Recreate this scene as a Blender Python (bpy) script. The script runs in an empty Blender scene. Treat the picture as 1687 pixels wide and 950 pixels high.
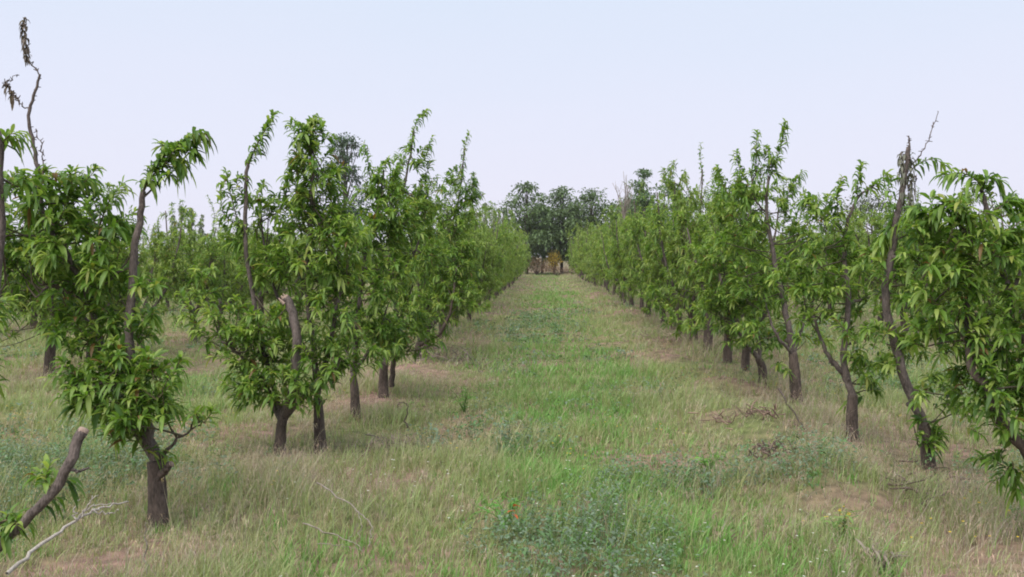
import bpy, math, random
import numpy as np
from mathutils import Vector, Matrix

R = math.radians
random.seed(7)
rng = np.random.default_rng(11)
scene = bpy.context.scene
col = scene.collection

# ------------------------------------------------------------------ camera
F = 1600.0                      # focal length in photograph pixels
VPX, VPY = 897.0, 422.0         # where the lane vanishes in the photograph
CH = 1.6                        # eye height, metres
cam_d = bpy.data.cameras.new('camera')
cam = bpy.data.objects.new('camera', cam_d)
col.objects.link(cam)
cam_d.sensor_width = 36.0
cam_d.lens = 36.0 * F / 1687.0
cam_d.clip_start = 0.05
cam_d.clip_end = 3000.0
YAW = math.atan((VPX - 843.5) / F)
PITCH = math.atan((475.0 - VPY) / F)
cam.location = (0, 0, CH)
cam.rotation_euler = (R(90) - PITCH, 0, YAW)
scene.camera = cam

# ------------------------------------------------------------------ sky, sun, exposure
SUN_EL, SUN_AZ = R(58), R(215)
world = bpy.data.worlds.new('World')
scene.world = world
world.use_nodes = True
nt = world.node_tree
nt.nodes.clear()
wo = nt.nodes.new('ShaderNodeOutputWorld')
bg = nt.nodes.new('ShaderNodeBackground')
bg.inputs['Strength'].default_value = 0.1
sky = nt.nodes.new('ShaderNodeTexSky')
sky.sky_type = 'NISHITA'
sky.sun_disc = False
sky.sun_elevation = SUN_EL
sky.sun_rotation = SUN_AZ
sky.dust_density = 3.0
tc = nt.nodes.new('ShaderNodeTexCoord')
sep = nt.nodes.new('ShaderNodeSeparateXYZ')
nz = nt.nodes.new('ShaderNodeTexNoise')
nz.inputs['Scale'].default_value = 2.2
nz.inputs['Detail'].default_value = 3.0
mapn = nt.nodes.new('ShaderNodeMapping')
mapn.inputs['Scale'].default_value = (1.0, 1.0, 4.0)
madd = nt.nodes.new('ShaderNodeMath'); madd.operation = 'MULTIPLY_ADD'
madd.inputs[1].default_value = 0.10
ramp = nt.nodes.new('ShaderNodeValToRGB')
e = ramp.color_ramp.elements
e[0].position = 0.05; e[0].color = (0.715, 0.695, 0.810, 1)
e[1].position = 0.42; e[1].color = (0.565, 0.670, 0.795, 1)
e2 = e.new(0.20); e2.color = (0.665, 0.690, 0.815, 1)
scl = nt.nodes.new('ShaderNodeVectorMath'); scl.operation = 'SCALE'
scl.inputs['Scale'].default_value = 10.0
mixw = nt.nodes.new('ShaderNodeMix'); mixw.data_type = 'RGBA'
mixw.inputs['Factor'].default_value = 0.93
L = nt.links.new
L(tc.outputs['Generated'], sep.inputs[0])
L(tc.outputs['Generated'], mapn.inputs['Vector'])
L(mapn.outputs[0], nz.inputs['Vector'])
L(nz.outputs['Fac'], madd.inputs[0])
L(sep.outputs['Z'], madd.inputs[2])
L(madd.outputs[0], ramp.inputs['Fac'])
L(ramp.outputs['Color'], scl.inputs[0])
L(sky.outputs['Color'], mixw.inputs['A'])
L(scl.outputs[0], mixw.inputs['B'])
L(mixw.outputs['Result'], bg.inputs['Color'])
L(bg.outputs[0], wo.inputs['Surface'])

sun_d = bpy.data.lights.new('sun', 'SUN')
sun_d.energy = 3.6
sun_d.angle = R(65)
sun_d.color = (1.0, 0.95, 0.88)
sun = bpy.data.objects.new('sun', sun_d)
col.objects.link(sun)
sd = Vector((math.sin(SUN_AZ) * math.cos(SUN_EL), math.cos(SUN_AZ) * math.cos(SUN_EL), math.sin(SUN_EL)))
sun.rotation_euler = sd.to_track_quat('Z', 'Y').to_euler()

scene.view_settings.view_transform = 'Standard'
scene.view_settings.look = 'None'
scene.view_settings.exposure = 0.32
scene.view_settings.gamma = 1.0
scene.view_settings.use_curve_mapping = False
cy = scene.cycles
cy.max_bounces = 7
cy.diffuse_bounces = 4
cy.glossy_bounces = 2
cy.transmission_bounces = 4
cy.transparent_max_bounces = 4
cy.filter_width = 1.9
cy.use_denoising = True
try:
    cy.denoiser = 'OPENIMAGEDENOISE'
    cy.denoising_input_passes = 'RGB_ALBEDO_NORMAL'
except Exception:
    pass

# ------------------------------------------------------------------ helpers
_rot = cam.rotation_euler.to_matrix()
def P(px, py, d):
    """world point seen at photograph pixel (px, py), d metres down the lane"""
    v = _rot @ Vector(((px - 843.5) / F, -(py - 475.0) / F, -1.0))
    s = d / v.y
    return np.array((v.x * s, d, CH + v.z * s))

def nrm(a):
    return a / np.maximum(np.linalg.norm(a, axis=-1, keepdims=True), 1e-9)

def tag(o, label=None, cat=None, group=None, kind=None):
    if label: o['label'] = label
    if cat: o['category'] = cat
    if group: o['group'] = group
    if kind: o['kind'] = kind
    return o

def thing(name, loc, label, cat, group=None):
    o = bpy.data.objects.new(name, None)
    o.empty_display_size = 0.2
    col.objects.link(o)
    o.location = loc
    return tag(o, label, cat, group)

class MB:
    """collects faces with a colour and a material index per face-owning vertex block"""
    def __init__(self):
        self.v, self.f3, self.f4, self.c, self.m3, self.m4 = [], [], [], [], [], []
        self.n = 0
    def add(self, v, f3=None, f4=None, c=(1, 1, 1), m=0):
        v = np.asarray(v, float).reshape(-1, 3)
        c = np.asarray(c, float)
        if c.ndim == 1: c = np.tile(c, (len(v), 1))
        self.v.append(v); self.c.append(c)
        if f3 is not None and len(f3):
            f3 = np.asarray(f3) + self.n; self.f3.append(f3); self.m3.append(np.full(len(f3), m))
        if f4 is not None and len(f4):
            f4 = np.asarray(f4) + self.n; self.f4.append(f4); self.m4.append(np.full(len(f4), m))
        self.n += len(v)
    def build(self, name, mats, parent=None, origin=(0, 0, 0), smooth=True):
        me = bpy.data.meshes.new(name)
        if self.n:
            v = np.concatenate(self.v) - np.asarray(origin)
            c = np.concatenate(self.c)
            f3 = np.concatenate(self.f3) if self.f3 else np.zeros((0, 3), int)
            f4 = np.concatenate(self.f4) if self.f4 else np.zeros((0, 4), int)
            me.vertices.add(len(v)); me.vertices.foreach_set('co', v.ravel().astype(np.float32))
            li = np.concatenate([f3.ravel(), f4.ravel()]).astype(np.int32)
            me.loops.add(len(li)); me.loops.foreach_set('vertex_index', li)
            n3, n4 = len(f3), len(f4)
            st = np.concatenate([np.arange(n3) * 3, n3 * 3 + np.arange(n4) * 4]).astype(np.int32)
            me.polygons.add(n3 + n4)
            me.polygons.foreach_set('loop_start', st)
            mi = np.concatenate((self.m3 or [np.zeros(0)]) + (self.m4 or [np.zeros(0)])).astype(np.int32)
            me.polygons.foreach_set('material_index', mi)
            me.polygons.foreach_set('use_smooth', np.full(n3 + n4, smooth))
            me.update(calc_edges=True)
            a = me.attributes.new('Col', 'FLOAT_COLOR', 'POINT')
            a.data.foreach_set('color', np.concatenate([c, np.ones((len(c), 1))], 1).ravel().astype(np.float32))
        for m in (mats if isinstance(mats, (list, tuple)) else [mats]):
            me.materials.append(m)
        o = bpy.data.objects.new(name, me)
        col.objects.link(o)
        if parent: o.parent = parent
        return o

def spline(pts, n):
    """Catmull-Rom through pts (k,3+) resampled to n points"""
    p = np.asarray(pts, float)
    if len(p) == 2:
        t = np.linspace(0, 1, n)[:, None]
        return p[0] * (1 - t) + p[1] * t
    q = np.vstack([2 * p[0] - p[1], p, 2 * p[-1] - p[-2]])
    out = []
    for u in np.linspace(0, len(p) - 1 - 1e-6, n):
        i = int(u); t = u - i
        a, b, c, d = q[i], q[i + 1], q[i + 2], q[i + 3]
        out.append(0.5 * (2 * b + (c - a) * t + (2 * a - 5 * b + 4 * c - d) * t * t + (3 * b - a - 3 * c + d) * t ** 3))
    return np.array(out)

def tube(mb, pts, rad, sides=8, c=(1, 1, 1), m=0, rough=0.0, cap=True, seed=0):
    pts = np.asarray(pts, float); k = len(pts)
    rad = np.asarray(rad, float) * np.ones(k)
    tan = nrm(np.gradient(pts, axis=0))
    ref = np.array((0.31, 0.17, 0.93)) if abs(tan[0][2]) < 0.9 else np.array((0.9, 0.3, 0.1))
    r_ = np.random.default_rng(seed + k)
    ang = np.linspace(0, 2 * math.pi, sides, endpoint=False)
    ph = r_.uniform(0, 6.28, 3)
    lobes = 1 + rough * (0.6 * np.sin(2 * ang + ph[0]) + 0.5 * np.sin(3 * ang + ph[1]))
    V = []
    u = nrm(np.cross(tan[0], ref))
    for i in range(k):
        u = nrm(u - tan[i] * np.dot(u, tan[i])); w = np.cross(tan[i], u)
        rr = rad[i] * lobes * (1 + rough * r_.normal(0, 0.35, sides))
        V.append(pts[i] + (np.cos(ang) * rr)[:, None] * u + (np.sin(ang) * rr)[:, None] * w)
    V = np.concatenate(V)
    f4 = []
    for i in range(k - 1):
        for j in range(sides):
            a = i * sides + j; b = i * sides + (j + 1) % sides
            f4.append((a, b, b + sides, a + sides))
    f3 = []
    if cap:
        V = np.vstack([V, pts[-1:] + tan[-1] * rad[-1] * 0.25])
        e0 = (k - 1) * sides
        f3 = [(e0 + j, e0 + (j + 1) % sides, k * sides) for j in range(sides)]
    mb.add(V, f3, f4, c, m)

def leaves(mb, base, dr, ln, wd, droop, colr, detail=2, m=0, rs=rng):
    """lance-shaped peach leaves, folded on the midrib and arching down"""
    N = len(base)
    if N == 0: return
    dr = nrm(dr)
    up = np.array((0, 0, 1.0))
    side = np.cross(dr, up) + rs.normal(0, 0.25, (N, 3))
    side = nrm(side - dr * np.sum(side * dr, 1, keepdims=True))
    ln = ln[:, None]; wd = wd[:, None]; dp = droop[:, None]
    ts = (0.0, 0.22, 0.52, 0.80, 1.0) if detail == 2 else (0.0, 0.42, 1.0)
    ws = (0.0, 0.42, 0.5, 0.30, 0.0) if detail == 2 else (0.0, 0.5, 0.0)
    rows = []
    for t, w in zip(ts, ws):
        p = base + dr * ln * (t - 0.22 * dp * t * t) - up * ln * dp * (t * t) * 0.75
        tg = nrm(dr - up * dp * 1.5 * t)
        nn = nrm(np.cross(side, tg))
        nn = nn * np.sign(np.sum(nn * up, 1, keepdims=True) + 1e-6)
        if w == 0: rows.append(p[:, None, :])
        else:
            e = nn * wd * w * 0.45
            rows.append(np.stack([p - side * wd * w + e, p, p + side * wd * w + e], 1))
    V = np.concatenate(rows, 1); k = V.shape[1]
    off = (np.arange(N) * k)[:, None]
    if detail == 2:
        t3 = np.array([(0, 2, 1), (0, 3, 2), (7, 8, 10), (8, 9, 10)])
        q4 = np.array([(1, 2, 5, 4), (2, 3, 6, 5), (4, 5, 8, 7), (5, 6, 9, 8)])
        f4 = (off[:, None, :] + q4[None]).reshape(-1, 4)
    else:
        t3 = np.array([(0, 2, 1), (0, 3, 2), (1, 2, 4), (2, 3, 4)])
        f4 = None
    f3 = (off[:, None, :] + t3[None]).reshape(-1, 3)
    C = np.repeat(colr[:, None, :], k, 1).reshape(-1, 3)
    mb.add(V.reshape(-1, 3), f3, f4, C, m)

LEAF_DARK = np.array((0.062, 0.132, 0.020))
LEAF_MID = np.array((0.150, 0.262, 0.040))
LEAF_PALE = np.array((0.310, 0.390, 0.095))
LEAF_RUST = np.array((0.200, 0.120, 0.045))
def leaf_colours(n, young, rs, warm=0.0):
    """young 0..1 moves the mix towards pale yellow-green"""
    t = np.clip(rs.normal(0.35, 0.28, n) + 0.55 * young, 0, 1)[:, None]
    c = np.where(t < 0.5, LEAF_DARK + (LEAF_MID - LEAF_DARK) * t * 2, LEAF_MID + (LEAF_PALE - LEAF_MID) * (t * 2 - 1))
    c = c * rs.uniform(0.8, 1.2, (n, 1))
    yel = rs.random(n) < 0.025
    c[yel] = c[yel] * 0.4 + np.array((0.20, 0.19, 0.04))
    rust = rs.random(n) < 0.008
    c[rust] = LEAF_RUST
    if warm: c = c * (1 - warm) + np.array((0.270, 0.310, 0.095)) * warm
    return c

def shoot(mb, pts, nl, rs, size=1.0, detail=2, twig_m=1, bare=0.05, tw=0.0035, twc=(0.11, 0.085, 0.05), young=0.3, warm=0.0, droop=1.0):
    """a leafy shoot along pts: thin twig with leaves set spirally round it"""
    pts = np.asarray(pts, float)
    s = spline(pts, max(5, min(14, 3 * len(pts))))
    if tw > 0:
        tube(mb, s, np.linspace(tw, tw * 0.35, len(s)), 4 if detail == 2 else 3, twc, twig_m, cap=False)
    u = bare + (1 - bare) * (np.arange(nl) + rs.random(nl) * 0.8) / nl
    idx = np.clip(u * (len(s) - 1), 0, len(s) - 1.001)
    i = idx.astype(int); f = (idx - i)[:, None]
    p = s[i] * (1 - f) + s[i + 1] * f
    tan = nrm(s[i + 1] - s[i])
    a = np.arange(nl) * 2.4 + rs.uniform(0, 6.28) + rs.normal(0, .35, nl)
    ref = nrm(np.cross(tan, np.array((0.2, 0.35, 0.9)) + rs.normal(0, .05, 3)))
    ref2 = np.cross(tan, ref)
    rad = np.cos(a)[:, None] * ref + np.sin(a)[:, None] * ref2
    dr = rad * 0.80 + tan * (0.50 + 0.5 * u[:, None] ** 2) + np.array((0, 0, 0.22))
    ln = size * np.clip(rs.normal(0.102, 0.022, nl), 0.045, 0.15) * (1 - 0.15 * np.clip(u - 0.75, 0, 1) * 4)
    wd = ln * rs.uniform(0.20, 0.28, nl)
    dp = rs.uniform(0.25, 1.0, nl) * droop
    leaves(mb, p, dr, ln, wd, dp, leaf_colours(nl, np.clip(young * 0.6 + (u - 0.45) * 0.75, -0.3, 1), rs, warm), detail, 0, rs)

def clump(mb, cen, rad, rs, dens=1.0, size=1.0, detail=2, skel=None, young=0.3, lpers=17, warm=0.0, tw=0.0035):
    """leafy mass: shoots filling an ellipsoid and pointing out of it, each tied to the nearest limb"""
    cen = np.asarray(cen, float); rad = np.asarray(rad, float)
    a = (rad[0] + rad[1]) / 2; b = rad[2]
    tone = rs.normal(0, 0.16 if detail == 2 else 0.28)
    n = max(2, int(2900 * a * b * dens / lpers / (size ** 2) + 0.5))
    for _ in range(n):
        q = nrm(rs.normal(0, 1, 3)) * rs.uniform(0.15, 1.0) ** 0.5
        ln = rs.uniform(0.12, 0.30) * min(1.0, 0.5 + a) * size ** 0.5
        st = cen + q * rad * 0.78
        out = nrm(q * np.array((1, 1, 0.75)) * 0.9 + np.array((0, 0, 0.85)) + rs.normal(0, 0.34, 3))
        mid = st + out * ln * 0.55 + rs.normal(0, 0.012, 3)
        end = st + out * ln + np.array((0, 0, -0.20 * ln)) + rs.normal(0, 0.02, 3)
        yng = young + tone + rs.normal(0, 0.22)
        shoot(mb, [st, mid, end], lpers + rs.integers(-3, 4), rs, size, detail, young=yng, warm=warm, tw=tw)
        if skel is not None and rs.random() < 0.2:
            dd = np.linalg.norm(skel - st, axis=1); j = int(rs.choice(np.argsort(dd)[:6]))
            if 0.03 < dd[j] < 0.7:
                md = (skel[j] + st) / 2 + np.array((0, 0, -0.06 * dd[j])) + rs.normal(0, 0.02, 3)
                tube(mb, spline([skel[j], md, st], 5), np.linspace(0.0075, 0.004, 5), 4, (0.095, 0.08, 0.055), 1, cap=False)

# ------------------------------------------------------------------ materials
def newmat(name):
    m = bpy.data.materials.new(name); m.use_nodes = True
    t = m.node_tree; t.nodes.clear()
    return m, t, t.links.new

def leaf_material(name, rough=0.42, trans=0.38, spec=0.35, boost=1.0):
    m, t, K = newmat(name)
    out = t.nodes.new('ShaderNodeOutputMaterial')
    at = t.nodes.new('ShaderNodeAttribute'); at.attribute_name = 'Col'
    no = t.nodes.new('ShaderNodeTexNoise'); no.inputs['Scale'].default_value = 28
    mr = t.nodes.new('ShaderNodeMapRange'); mr.inputs['To Min'].default_value = 0.78 * boost; mr.inputs['To Max'].default_value = 1.22 * boost
    sc_ = t.nodes.new('ShaderNodeVectorMath'); sc_.operation = 'SCALE'
    pb = t.nodes.new('ShaderNodeBsdfPrincipled')
    pb.inputs['Roughness'].default_value = rough
    pb.inputs['Specular IOR Level'].default_value = spec
    tr = t.nodes.new('ShaderNodeBsdfTranslucent')
    tm = t.nodes.new('ShaderNodeVectorMath'); tm.operation = 'MULTIPLY'
    tm.inputs[1].default_value = (1.25, 1.3, 0.7)
    mx = t.nodes.new('ShaderNodeMixShader'); mx.inputs[0].default_value = trans
    tcn = t.nodes.new('ShaderNodeTexCoord')
    K(tcn.outputs['Object'], no.inputs['Vector'])
    K(no.outputs['Fac'], mr.inputs['Value']); K(at.outputs['Color'], sc_.inputs[0]); K(mr.outputs[0], sc_.inputs['Scale'])
    K(sc_.outputs[0], pb.inputs['Base Color']); K(sc_.outputs[0], tm.inputs[0]); K(tm.outputs[0], tr.inputs['Color'])
    K(pb.outputs[0], mx.inputs[1]); K(tr.outputs[0], mx.inputs[2]); K(mx.outputs[0], out.inputs['Surface'])
    return m

def bark_material(name, c1, c2, scale=9.0, bump=0.6):
    m, t, K = newmat(name)
    out = t.nodes.new('ShaderNodeOutputMaterial')
    pb = t.nodes.new('ShaderNodeBsdfPrincipled'); pb.inputs['Roughness'].default_value = 0.85
    pb.inputs['Specular IOR Level'].default_value = 0.25
    tcn = t.nodes.new('ShaderNodeTexCoord')
    mp = t.nodes.new('ShaderNodeMapping'); mp.inputs['Scale'].default_value = (1.6, 1.6, 0.55)
    n1 = t.nodes.new('ShaderNodeTexNoise'); n1.inputs['Scale'].default_value = scale; n1.inputs['Detail'].default_value = 6
    n2 = t.nodes.new('ShaderNodeTexNoise'); n2.inputs['Scale'].default_value = scale * 5; n2.inputs['Detail'].default_value = 4
    rp = t.nodes.new('ShaderNodeValToRGB')
    rp.color_ramp.elements[0].position = 0.33; rp.color_ramp.elements[0].color = (*c1, 1)
    rp.color_ramp.elements[1].position = 0.68; rp.color_ramp.elements[1].color = (*c2, 1)
    ad = t.nodes.new('ShaderNodeMath'); ad.operation = 'ADD'
    mu = t.nodes.new('ShaderNodeMath'); mu.operation = 'MULTIPLY'; mu.inputs[1].default_value = 0.5
    bp = t.nodes.new('ShaderNodeBump'); bp.inputs['Strength'].default_value = bump; bp.inputs['Distance'].default_value = 0.02
    K(tcn.outputs['Object'], mp.inputs['Vector']); K(mp.outputs[0], n1.inputs['Vector']); K(mp.outputs[0], n2.inputs['Vector'])
    K(n1.outputs['Fac'], ad.inputs[0]); K(n2.outputs['Fac'], ad.inputs[1]); K(ad.outputs[0], mu.inputs[0])
    K(mu.outputs[0], rp.inputs['Fac']); K(rp.outputs['Color'], pb.inputs['Base Color'])
    K(mu.outputs[0], bp.inputs['Height']); K(bp.outputs[0], pb.inputs['Normal'])
    K(pb.outputs[0], out.inputs['Surface'])
    return m

def attr_material(name, rough=0.8, trans=0.25, spec=0.15):
    return leaf_material(name, rough, trans, spec)

M_LEAF = leaf_material('peach_leaf', 0.45, 0.45, 0.4)
M_BARK = bark_material('peach_bark', (0.032, 0.025, 0.021), (0.165, 0.122, 0.102), 11, 1.0)
M_LIMB = bark_material('limb_bark', (0.042, 0.033, 0.030), (0.215, 0.170, 0.152), 15, 0.9)
M_TWIG = attr_material('twig', 0.7, 0.0, 0.2)
M_CUT = bark_material('cut_wood', (0.20, 0.14, 0.11), (0.42, 0.31, 0.25), 20, 0.2)
M_DEAD = bark_material('dead_wood', (0.15, 0.12, 0.10), (0.36, 0.31, 0.265), 16)
M_PALE = bark_material('pale_dead_wood', (0.27, 0.23, 0.20), (0.52, 0.47, 0.42), 16)
M_GRASS = leaf_material('grass_blade', 0.6, 0.30, 0.2)
M_DARKLEAF = leaf_material('dark_leaf', 0.5, 0.25, 0.3)

# ------------------------------------------------------------------ ground
def vnoise(x, y, scale, seed):
    r_ = np.random.default_rng(seed)
    G = r_.random((256, 256))
    u = np.asarray(x) / scale + 1000.3; v = np.asarray(y) / scale + 1000.7
    i = np.floor(u).astype(int); j = np.floor(v).astype(int)
    fu = u - i; fv = v - j
    fu = fu * fu * (3 - 2 * fu); fv = fv * fv * (3 - 2 * fv)
    g = lambda a, b: G[a % 256, b % 256]
    return (g(i, j) * (1 - fu) * (1 - fv) + g(i + 1, j) * fu * (1 - fv) + g(i, j + 1) * (1 - fu) * fv + g(i + 1, j + 1) * fu * fv)

def fbm(x, y, scale, seed):
    return 0.55 * vnoise(x, y, scale, seed) + 0.3 * vnoise(x, y, scale * 0.43, seed + 1) + 0.15 * vnoise(x, y, scale * 0.19, seed + 2)

LROW, RROW, PITCHX = -2.05, 2.85, 4.95
def rowdist(x):
    """distance to the nearest tree row"""
    return np.abs((np.asarray(x) - LROW + PITCHX / 2) % PITCHX - PITCHX / 2)

def gz(x, y):
    x = np.asarray(x, float); y = np.asarray(y, float)
    near = np.clip(1 - np.abs(y - 40) / 160, 0, 1)
    h = 0.05 * np.exp(-(rowdist(x) / 0.55) ** 2) + (0.36 * vnoise(x, y, 0.75, 7) - .10) * np.exp(-((x - 2.25) / 0.6) ** 2) + 0.09 * (vnoise(x, y, 1.3, 5) - 0.5) + 0.05 * (vnoise(x, y, 0.5, 6) - 0.5)
    return h * near - 0.12

def ground_sheet():
    xs = np.concatenate([[-900, -300, -150, -80, -45], np.arange(-30, 30.01, 0.25), [45, 80, 150, 300, 900]])
    ys = np.concatenate([[-60, -20, -6], np.arange(-2, 40, 0.25), np.arange(40, 130, 1.0), [150, 200, 300, 500, 900, 1800]])
    X, Y = np.meshgrid(xs, ys); Z = gz(X, Y)
    nx, ny = len(xs), len(ys)
    V = np.stack([X, Y, Z], -1).reshape(-1, 3)
    i = np.arange(nx - 1)[None, :] + nx * np.arange(ny - 1)[:, None]
    f = np.stack([i, i + 1, i + nx + 1, i + nx], -1).reshape(-1, 4)
    mb = MB(); mb.add(V, None, f)
    m, t, K = newmat('orchard_soil')
    out = t.nodes.new('ShaderNodeOutputMaterial')
    pb = t.nodes.new('ShaderNodeBsdfPrincipled'); pb.inputs['Roughness'].default_value = 0.95
    pb.inputs['Specular IOR Level'].default_value = 0.1
    tcn = t.nodes.new('ShaderNodeTexCoord')
    n1 = t.nodes.new('ShaderNodeTexNoise'); n1.inputs['Scale'].default_value = 0.7; n1.inputs['Detail'].default_value = 8
    n2 = t.nodes.new('ShaderNodeTexNoise'); n2.inputs['Scale'].default_value = 9; n2.inputs['Detail'].default_value = 6
    r1 = t.nodes.new('ShaderNodeValToRGB')
    r1.color_ramp.elements[0].position = 0.36; r1.color_ramp.elements[0].color = (0.150, 0.170, 0.070, 1)
    r1.color_ramp.elements[1].position = 0.62; r1.color_ramp.elements[1].color = (0.26, 0.170, 0.140, 1)
    r2 = t.nodes.new('ShaderNodeValToRGB')
    r2.color_ramp.elements[0].position = 0.30; r2.color_ramp.elements[0].color = (0.55, 0.55, 0.55, 1)
    r2.color_ramp.elements[1].position = 0.72; r2.color_ramp.elements[1].color = (1.25, 1.2, 1.15, 1)
    mu = t.nodes.new('ShaderNodeMix'); mu.data_type = 'RGBA'; mu.blend_type = 'MULTIPLY'; mu.inputs['Factor'].default_value = 1
    bp = t.nodes.new('ShaderNodeBump'); bp.inputs['Strength'].default_value = 0.8; bp.inputs['Distance'].default_value = 0.05
    K(tcn.outputs['Object'], n1.inputs['Vector']); K(tcn.outputs['Object'], n2.inputs['Vector'])
    K(n1.outputs['Fac'], r1.inputs['Fac']); K(n2.outputs['Fac'], r2.inputs['Fac'])
    K(r1.outputs['Color'], mu.inputs['A']); K(r2.outputs['Color'], mu.inputs['B'])
    K(mu.outputs['Result'], pb.inputs['Base Color']); K(n2.outputs['Fac'], bp.inputs['Height']); K(bp.outputs[0], pb.inputs['Normal'])
    K(pb.outputs[0], out.inputs['Surface'])
    tag(mb.build('ground', m), kind='structure')
ground_sheet()

# ------------------------------------------------------------------ grass and weeds
G_FRESH = np.array((0.190, 0.345, 0.095))
G_OLIVE = np.array((0.305, 0.350, 0.160))
G_TAN = np.array((0.490, 0.440, 0.300))
G_PINK = np.array((0.420, 0.350, 0.285))
G_BLUE = np.array((0.190, 0.280, 0.180))

def zone(x, y):
    """weights fresh, olive, tan, pink, blue of the sward at a spot"""
    n1 = fbm(x, y, 2.6, 21); n2 = fbm(x, y, 1.7, 31); n3 = fbm(x, y, 2.1, 41); n4 = fbm(x, y, 1.1, 51)
    mid = np.exp(-((x - 0.35) / 1.0) ** 4)
    rowp = np.exp(-(rowdist(x) / 0.95) ** 2)
    far = np.clip((y - 14) / 25, 0, 1)
    fresh = np.clip((n1 - 0.44) * 5, 0, 1) * (0.55 + 0.9 * mid) * (1 - 0.65 * rowp) + 1.0 * mid * np.clip((n4 - .34) * 5, 0, 1) + 0.8 * mid * far + 0.15 * mid
    blue = np.clip((n2 - 0.55) * 6, 0, 1) * (0.25 + 0.75 * (1 - rowp))
    # patches measured on the photograph
    def patch(cx, cy_, rx, ry, s=1.0):
        return s * np.exp(-(((x - cx) / rx) ** 2 + ((y - cy_) / ry) ** 2) ** 2)
    blue = blue + patch(0.25, 5.7, 0.55, 0.9, 1.6) + patch(-4.0, 7.5, 1.0, 1.6, 1.2) + patch(0.0, 24, 0.9, 7, 0.9)
    fresh = fresh + patch(0.35, 7.6, 0.6, 0.9, 1.5) + patch(0.45, 10.8, 0.5, 1.6, 1.2) + patch(-1.3, 5.4, 0.45, 0.5, 1.2) + patch(-4.2, 12.5, 1.6, 2.5, 0.9) + patch(1.6, 8.3, 0.35, 0.6, 1.0)
    tan = (np.clip((n3 - 0.44) * 4, 0, 1) * 0.50 + 0.05) * (1 - 0.5 * mid)
    pink = np.clip((n4 - 0.43) * 4, 0, 1) * (0.40 + 0.85 * rowp) + 0.55 * rowp + 0.05
    pink = pink + patch(1.9, 7.2, 0.9, 2.0, 0.5)
    tan = tan + patch(-0.7, 9.5, 0.5, 2.0, 0.5) + patch(3.3, 5.6, 0.9, 0.9, 0.3)
    olive = 1.30 + 0 * x + 0.55 * far
    W = np.stack([fresh, olive, tan, pink, blue], -1)
    return W / W.sum(-1, keepdims=True)

def bare(x, y):
    """1 where soil shows through"""
    b = np.clip((fbm(x, y, 1.0, 71) - 0.55) * 8, 0, 1) * np.exp(-(rowdist(x) / 0.9) ** 2)
    for cx, cy_, rx, ry in ((-1.83, 6.0, 0.16, 0.5), (2.05, 9.7, 0.45, 1.1), (2.2, 5.1, 0.45, 0.4), (1.9, 8.0, 0.3, 0.5), (2.3, 12.5, .5, 1.2), (2.2, 16, .5, 2.5), (2.2, 6.5, .35, .4), (-1.75, 8.8, 0.4, 0.7), (-5.6, 15, 1.2, 1.0), (-2.6, 5.1, .3, .35), (3.0, 8.9, .5, .6)):
        b = np.maximum(b, np.exp(-(((x - cx) / rx) ** 2 + ((y - cy_) / ry) ** 2) ** 2))
    return b

def strip_blades(mb, p, h, w, lean, az, colr, segs, m=0):
    """tapering grass blades"""
    N = len(p)
    d = np.stack([np.cos(az), np.sin(az), 0 * az], -1)
    s = np.stack([-np.sin(az + 0.6), np.cos(az + 0.6), 0 * az], -1)
    h = h[:, None]; w = w[:, None]; lean = lean[:, None]
    rows = []
    for k in range(segs):
        t = k / segs
        c = p + d * h * lean * t ** 1.8 + np.array((0, 0, 1.0)) * h * (t - 0.35 * lean * t * t)
        ww = w * (1 - 0.75 * t) * 0.5
        rows += [c - s * ww, c + s * ww]
    tip = p + d * h * lean + np.array((0, 0, 1.0)) * h * (1 - 0.35 * lean)
    V = np.stack(rows + [tip], 1); k = V.shape[1]
    off = (np.arange(N) * k)[:, None]
    f4 = None
    if segs > 1:
        q = np.array([(2 * i, 2 * i + 1, 2 * i + 3, 2 * i + 2) for i in range(segs - 1)])
        f4 = (off[:, None, :] + q[None]).reshape(-1, 4)
    t3 = np.array([(2 * segs - 2, 2 * segs - 1, 2 * segs)])
    f3 = (off[:, None, :] + t3[None]).reshape(-1, 3)
    mb.add(V.reshape(-1, 3), f3, f4, np.repeat(colr[:, None, :], k, 1).reshape(-1, 3), m)
    return tip, d

def scatter(y0, y1, dens, rs, wide=0.60, extra=2.5):
    """random ground spots between y0 and y1 with a density in spots per square metre"""
    n = int((y1 - y0) * 2 * (wide * (y0 + y1) / 2 + extra) * dens)
    y = rs.uniform(y0, y1, n * 2); hw = wide * y + extra
    keep = rs.random(n * 2) < hw / (wide * y1 + extra)
    y = y[keep][:n]; hw = hw[keep][:n]
    x = rs.uniform(-1, 1, len(y)) * hw
    return x, y

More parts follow.
